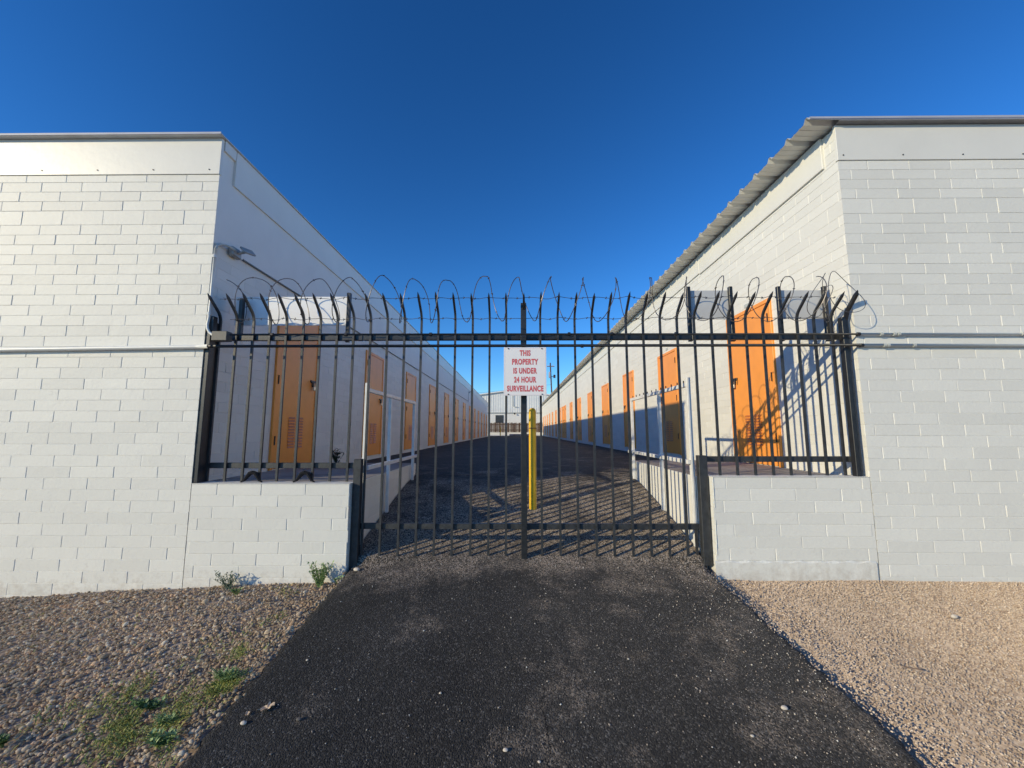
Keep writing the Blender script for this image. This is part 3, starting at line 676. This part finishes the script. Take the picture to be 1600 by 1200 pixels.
# utility pole
UP = thing('utility_pole', 'wooden utility pole with crossarm and transformer behind the right building', 'utility pole', (6.3, 68, -1.5))
MB().tube([(6.75, 68, -1.5), (6.25, 68, 12.3)], [.17, .12], 10).build('pole', M['wood'], UP, smooth=True)
MB().box(5.65, 7.0, 67.82, 67.94, 11.55, 11.68).build('crossarm', M['wood'], UP)
for x in (5.75, 6.0, 6.65, 6.9): MB().tube([(x, 67.88, 11.68), (x, 67.88, 11.9)], .045, 6).build('insulator', M['steel_grey'], UP)
MB().tube([(6.12, 67.6, 9.5), (6.12, 67.6, 10.5), (6.12, 67.6, 10.58)], [.24, .24, .1], 12).build('transformer', M['steel_grey'], UP, smooth=True)
MB().tube([(6.95, 67.7, 9.5), (6.95, 67.7, 10.05)], .2, 12).build('transformer', M['dark_metal'], UP, smooth=True)
MB().box(6.2, 7.05, 67.85, 67.93, 9.7, 9.8).build('bracket', M['wood'], UP)
for i, (x0, z0, x1, z1) in enumerate(((6.3, 8.3, -30, 7.2), (6.3, 7.2, 60, 6.6))):
    b = MB(); b.tube([(x0+(x1-x0)*t/12, 67.8+30*t/12*(i), z0+(z1-z0)*t/12-1.2*math.sin(math.pi*t/12)) for t in range(13)], .022, 4)
    tag(b.build('power_line', M['dark_metal'], org=(x0, 67.8, z0)), ('thin cable running left from the utility pole', 'thin cable running right from the utility pole')[i], 'cable', 'cables from the utility pole')

# ------------------------------------------------------------------ gravel, grit, pebbles
ICO_V = None
def ico():
    t = (1+5**.5)/2
    v = np.array([(-1,t,0),(1,t,0),(-1,-t,0),(1,-t,0),(0,-1,t),(0,1,t),(0,-1,-t),(0,1,-t),(t,0,-1),(t,0,1),(-t,0,-1),(-t,0,1)], float); v /= np.linalg.norm(v[0])
    f = np.array([(0,11,5),(0,5,1),(0,1,7),(0,7,10),(0,10,11),(1,5,9),(5,11,4),(11,10,2),(10,7,6),(7,1,8),(3,9,4),(3,4,2),(3,2,6),(3,6,8),(3,8,9),(4,9,5),(2,4,11),(6,2,10),(8,6,7),(9,8,1)]); return v, f
def octa():
    v = np.array([(1,0,0),(-1,0,0),(0,1,0),(0,-1,0),(0,0,1),(0,0,-1)], float)
    f = np.array([(0,2,4),(2,1,4),(1,3,4),(3,0,4),(2,0,5),(1,2,5),(3,1,5),(0,3,5)]); return v, f
def scatter(name, m, pts, size, prim, flat=.6, sink=.25, smooth=True):
    pts = np.asarray(pts, float); n = len(pts); v, f = prim(); k = len(v)
    s = np.asarray(size)[:, None]*np.stack([RNG.uniform(.8, 1.25, n), RNG.uniform(.6, 1.0, n), RNG.uniform(flat*.7, flat*1.2, n)], 1)
    V = v[None]*RNG.uniform(.78, 1.18, (n, k, 1))*s[:, None, :]
    a = RNG.uniform(0, 6.283, n); tl = RNG.normal(0, .35, n); ca, sa, ct, st = np.cos(a), np.sin(a), np.cos(tl), np.sin(tl)
    x, y, z = V[..., 0], V[..., 1], V[..., 2]
    y, z = y*ct[:, None]-z*st[:, None], y*st[:, None]+z*ct[:, None]
    x, y = x*ca[:, None]-y*sa[:, None], x*sa[:, None]+y*ca[:, None]
    V = np.stack([x, y, z], -1)+pts[:, None, :]; V[..., 2] += s[:, 2:3]*(1-2*sink)*.8+E
    F = (f[None]+(np.arange(n)*k)[:, None, None]).reshape(-1, 3)
    me = bpy.data.meshes.new(name); me.vertices.add(n*k); me.vertices.foreach_set('co', V.reshape(-1)); nf = len(F)
    me.loops.add(nf*3); me.loops.foreach_set('vertex_index', F.reshape(-1).astype(np.int32)); me.polygons.add(nf)
    me.polygons.foreach_set('loop_start', np.arange(0, nf*3, 3, dtype=np.int32)); me.update(calc_edges=True)
    if smooth: me.polygons.foreach_set('use_smooth', np.ones(nf, bool))
    me.materials.append(m); o = bpy.data.objects.new(name, me); COL.objects.link(o); return o
gz = np.vectorize(gravel_z); 
def sample(n, x0, x1, y0, y1, side, dens=None):
    x = RNG.uniform(x0, x1, n); y = y0+(y1-y0)*RNG.uniform(0, 1, n)
    ed = np.vectorize(edge_l if side < 0 else edge_r)(y)
    keep = (x < ed+RNG.normal(0, .012, n)) if side < 0 else (x > ed-np.abs(RNG.normal(0, .018, n)))
    x, y = x[keep], y[keep]; ed = ed[keep]; z = gz(x, y); on = (x > ed-.02) if side < 0 else (x < ed+.02); z[on] = np.maximum(z[on], np.vectorize(drive_z)(x[on], y[on])-.002); return x, y, z
x, y, z = sample(38000, -6.2, -1.3, -2.9, -.012, -1)
big = .0062+.0085*RNG.random(len(x))**2+.012*(RNG.random(len(x)) > .985)+.004*np.clip(-y/2, 0, 1)*RNG.random(len(x))
o = scatter('gravel', M['cobble'], np.stack([x, y, z-.004], 1), big, ico, .62, .3, False)
tag(o, 'coarse brown river gravel left of the driveway', 'gravel', kind='stuff')
x, y, z = sample(78000, 1.5, 6.4, -2.9, -.014, 1)
o = scatter('gravel', M['fines'], np.stack([x, y, z-.006], 1), .0036+.0045*RNG.random(len(x))**2.5, octa, .8, .3, False)
tag(o, 'fine tan crushed gravel right of the driveway', 'gravel', kind='stuff')
# loose grit on the driveway
n = 15000; u = RNG.random(n); y = -2.9+2.95*RNG.random(n); x = -1.4+3.2*u**.8
keep = RNG.random(n) < .16+.75*np.clip((x-.7)/1.1, 0, 1)**2+.25*np.clip((y+.7)/.7, 0, 1); x, y = x[keep], y[keep]
o = scatter('grit', M['grit'], np.stack([x, y, np.vectorize(drive_z)(x, y)+.001], 1), .0022+.0052*RNG.random(len(x))**5, octa, .8, .2, False)
tag(o, 'loose pale grit scattered over the asphalt', 'grit', kind='stuff')
def pebble(px, py, s_, label, m='pebble', on=drive_z):
    zb = on(px, py); v, f = ico(); b = MB(); rr = np.random.default_rng(int(abs(px*1000)))
    v = v*rr.uniform(.85, 1.12, (12, 1))*np.array([1.2, .85, .7])*s_
    b.v = [(px+a, py+c_, zb+s_*.5+d) for a, c_, d in v]; b.f = [tuple(q) for q in f.tolist()]
    o = b.build('pebble', M[m], org=(px, py, zb), smooth=True); md = o.modifiers.new('s', 'SUBSURF'); md.levels = 1; md.render_levels = 2
    tag(o, label, 'pebble', 'loose pebbles on the driveway')
pebble(-1.369, -1.52, .017, 'squarish pale pebble beside the dry leaf on the asphalt')
pebble(1.40, -1.416, .019, 'rounded tan pebble lying alone on the right side of the asphalt')
pebble(-.05, -1.642, .014, 'small pale pebble at the bottom centre of the asphalt')
pebble(.68, -1.093, .008, 'tiny white chip right of the driveway middle')
pebble(-1.268, -1.105, .009, 'small white chip near the left edge of the asphalt')
pebble(-.414, -1.339, .009, 'small white chip left of the driveway middle')
pebble(1.143, -1.568, .011, 'white chip below the rounded tan pebble')
pebble(-1.10, -1.50, .016, 'small dark stone right of the dry leaf', 'pebble_dark')
pebble(.105, -1.69, .009, 'white chip at the very bottom of the photo')
pebble(3.23, -.54, .026, 'pale stone resting on the right gravel bed, well clear of the asphalt', on=gravel_z)
pebble(-1.40, -.03, .03, 'pale stone at the foot of the left gate post', on=drive_z)
# dry leaves
def dry_leaf(px, py, s_, rz, label):
    zb = drive_z(px, py)+.004; b = MB(); n_ = 30; c_, sn = math.cos(rz), math.sin(rz)
    def pt(rad, a, th):
        r_ = s_*rad*(.50+.30*math.cos(a)**2+.28*max(0, math.cos(5*a/2*2+.6))*abs(math.sin(a))+.08*math.sin(7*a)); u, v = r_*math.cos(a), r_*math.sin(a)*.85
        h = .004+.55*v*v/s_*1.3+.25*abs(u)*(1 if u > 0 else .1)+.10*s_*math.sin(5*a)*rad
        return (px+u*c_-v*sn, py+u*sn+v*c_, zb+h+th)
    for th in (0, .001):
        n = len(b.v); b.v += [pt(1, 2*math.pi*i/n_, th) for i in range(n_)]+[pt(.5, 2*math.pi*i/n_, th) for i in range(n_)]+[(px, py, zb+.003+th)]
        for i in range(n_):
            j = (i+1) % n_; q = [(n+i, n+j, n+n_+j, n+n_+i), (n+n_+i, n+n_+j, n+2*n_)]
            b.f += [w if th else w[::-1] for w in q]
    o = b.build('dry_leaf', M['tan_leaf'], org=(px, py, zb)); tag(o, label, 'leaf', 'dry leaves on the asphalt')
    MB().tube([(px-s_*.3*c_, py-s_*.3*sn, zb+.006), (px-s_*1.2*c_, py-s_*1.2*sn, zb+.016)], .0012, 5).build('stem', M['tan_leaf'], o)
dry_leaf(-1.298, -1.44, .040, .7, 'curled tan dry leaf near the left edge of the asphalt')
dry_leaf(-1.385, -1.47, .018, 2.0, 'small broken leaf scrap beside the larger tan leaf')
# weeds
def leafquad(b, p, d, L, w, up):
    p = Vector(p); d = Vector(d).normalized(); s_ = d.cross(Vector((0, 0, 1)))
    if s_.length < .1: s_ = Vector((1, 0, 0))
    s_.normalize(); m_ = p+d*L*.5+Vector((0, 0, up)); e = p+d*L
    n = len(b.v); b.v += [tuple(p), tuple(m_-s_*w), tuple(e), tuple(m_+s_*w), tuple(m_-Vector((0, 0, w*.35)))]
    b.f += [(n, n+1, n+4), (n+1, n+2, n+4), (n+2, n+3, n+4), (n+3, n, n+4)]
def plant(label, px, py, pz, h, spread, stems, m, ll=.035, lw_=.008, per=14):
    t = thing('weed', label, 'weed', (px, py, pz), 'weeds along the walls'); st = MB(); lf = MB()
    for i in range(stems):
        a = random.uniform(0, 6.283); sp = spread*random.uniform(.2, 1); hh = h*random.uniform(.55, 1.0)
        dx, dy = sp*math.cos(a), -abs(sp*math.sin(a))*.6+.01
        pts = [(px+dx*.15, py+dy*.15, pz-.01)]+[(px+dx*(.15+.85*q**1.2), py+dy*(.15+.85*q**1.2), pz+hh*q) for q in (.25, .5, .75, 1)]
        st.tube(pts, [.0028, .0024, .002, .0015, .001], 5)
        for j in range(per):
            q = random.uniform(.12, 1); p_ = Vector(pts[0]).lerp(Vector(pts[-1]), q)
            q2 = min(3.999, q*4); p_ = Vector(pts[int(q2)]).lerp(Vector(pts[int(q2)+1]), q2-int(q2)) if q2 < 4 else p_
            b_ = random.uniform(0, 6.283); leafquad(lf, p_, (math.cos(b_), math.sin(b_), random.uniform(-.1, 1.4)), ll*random.uniform(.6, 1.15), lw_*random.uniform(.7, 1.3), .004)
    st.build('stem', M[m], t); lf.build('leaves', M[m], t); return t
plant('bushy pale green weed against the low wall beside the left gate post', -1.70, -.07, gravel_z(-1.70, -.07), .21, .13, 22, 'leaf', .036, .007, 18)
plant('small grey-green weed against the white wall, left of the bushier one', -2.50, -.06, gravel_z(-2.5, -.06), .14, .14, 18, 'leaf_grey', .03, .006, 12)
plant('low light green sprig beside the small grey-green weed', -2.36, -.16, gravel_z(-2.36, -.16), .05, .07, 10, 'leaf', .03, .008, 8)
plant('dark tufted weed growing on the walkway behind the left fence panel', -2.62, 2.2, -.478, .22, .12, 14, 'leaf_dark', .06, .010, 12)
plant('dark leafy weed low in the gravel among the green patch', -2.03, -1.30, gravel_z(-2.03, -1.30), .045, .13, 30, 'leaf_mid', .028, .008, 9)
plant('bright green spreading weed at the edge of the gravel near the asphalt', -1.68, -1.22, gravel_z(-1.68, -1.22), .07, .09, 24, 'leaf', .045, .004, 10)
plant('blue-green frilly weed in the gravel near the bottom of the green patch', -1.83, -1.45, gravel_z(-1.83, -1.45), .05, .07, 20, 'leaf', .024, .004, 12)
plant('pair of leafy green weeds at the lower end of the green patch', -1.72, -1.58, gravel_z(-1.72, -1.58), .06, .10, 22, 'leaf', .03, .006, 12)
plant('small flat green weed in the gravel nearest the bottom left corner', -2.6, -1.50, gravel_z(-2.6, -1.5), .04, .08, 16, 'leaf_mid', .028, .007, 9)
plant('tiny sprig with round leaves at the foot of the left gate post', -1.53, -.10, drive_z(-1.5, -.1)-.06, .06, .05, 7, 'leaf', .03, .012, 5)
gb = MB()
spots = [(-2.15, -1.28, .24, 1200), (-1.86, -1.38, .24, 1700), (-2.02, -1.45, .16, 500), (-1.72, -1.52, .15, 900), (-1.66, -1.25, .10, 600), (-1.72, -.93, .13, 600), (-1.80, -.62, .12, 130), (-1.95, -.18, .12, 160), (-2.55, -1.32, .12, 160), (-1.62, -1.72, .12, 260), (-2.4, -1.65, .3, 260), (-1.95, -1.62, .25, 380), (-2.2, -1.0, .3, 160), (-3.3, -.9, .9, 160), (-2.0, -.9, .3, 160)]
for (cx, cy, r_, n_) in spots:
    for i in range(n_):
        a = random.uniform(0, 6.283); q = r_*math.sqrt(random.random())*random.uniform(.6, 1.1); x = cx+q*math.cos(a)*1.2; y = cy+q*math.sin(a)
        if x > edge_l(y)+.01 or hn(x*4, y*4, 1.1)+.5*hn(x*9, y*9, 1) < random.uniform(-.45, .55): continue
        z = gravel_z(x, y)+.004; b_ = random.uniform(0, 6.283); L = random.uniform(.018, .045)
        leafquad(gb, (x, y, z), (math.cos(b_), math.sin(b_), random.uniform(.15, 1.0)), L, random.uniform(.002, .0042), .006)
tag(gb.build('grass', M['grass'], org=(-2, -1.3, -1.5)), 'low yellow-green weeds creeping through the left gravel', 'grass', kind='stuff')
# a few twigs on the right gravel
for (x, y, a, L, lb) in ((2.40, -1.06, 2.5, .12, 'thin dark twig lying on the right gravel bed'), (2.25, -.97, .6, .06, 'short broken twig just beyond the longer one on the gravel')):
    z = gravel_z(x, y)+.012
    b = MB().tube([(x+L*(q-.5)*math.cos(a)+.006*math.sin(q*9), y+L*(q-.5)*math.sin(a), z+.004*math.sin(q*7)) for q in (0, .25, .5, .75, 1)], [.002, .004, .0035, .003, .001], 6)
    tag(b.build('twig', M['wood'], org=(x, y, z)), lb, 'twig', 'twigs on the gravel')
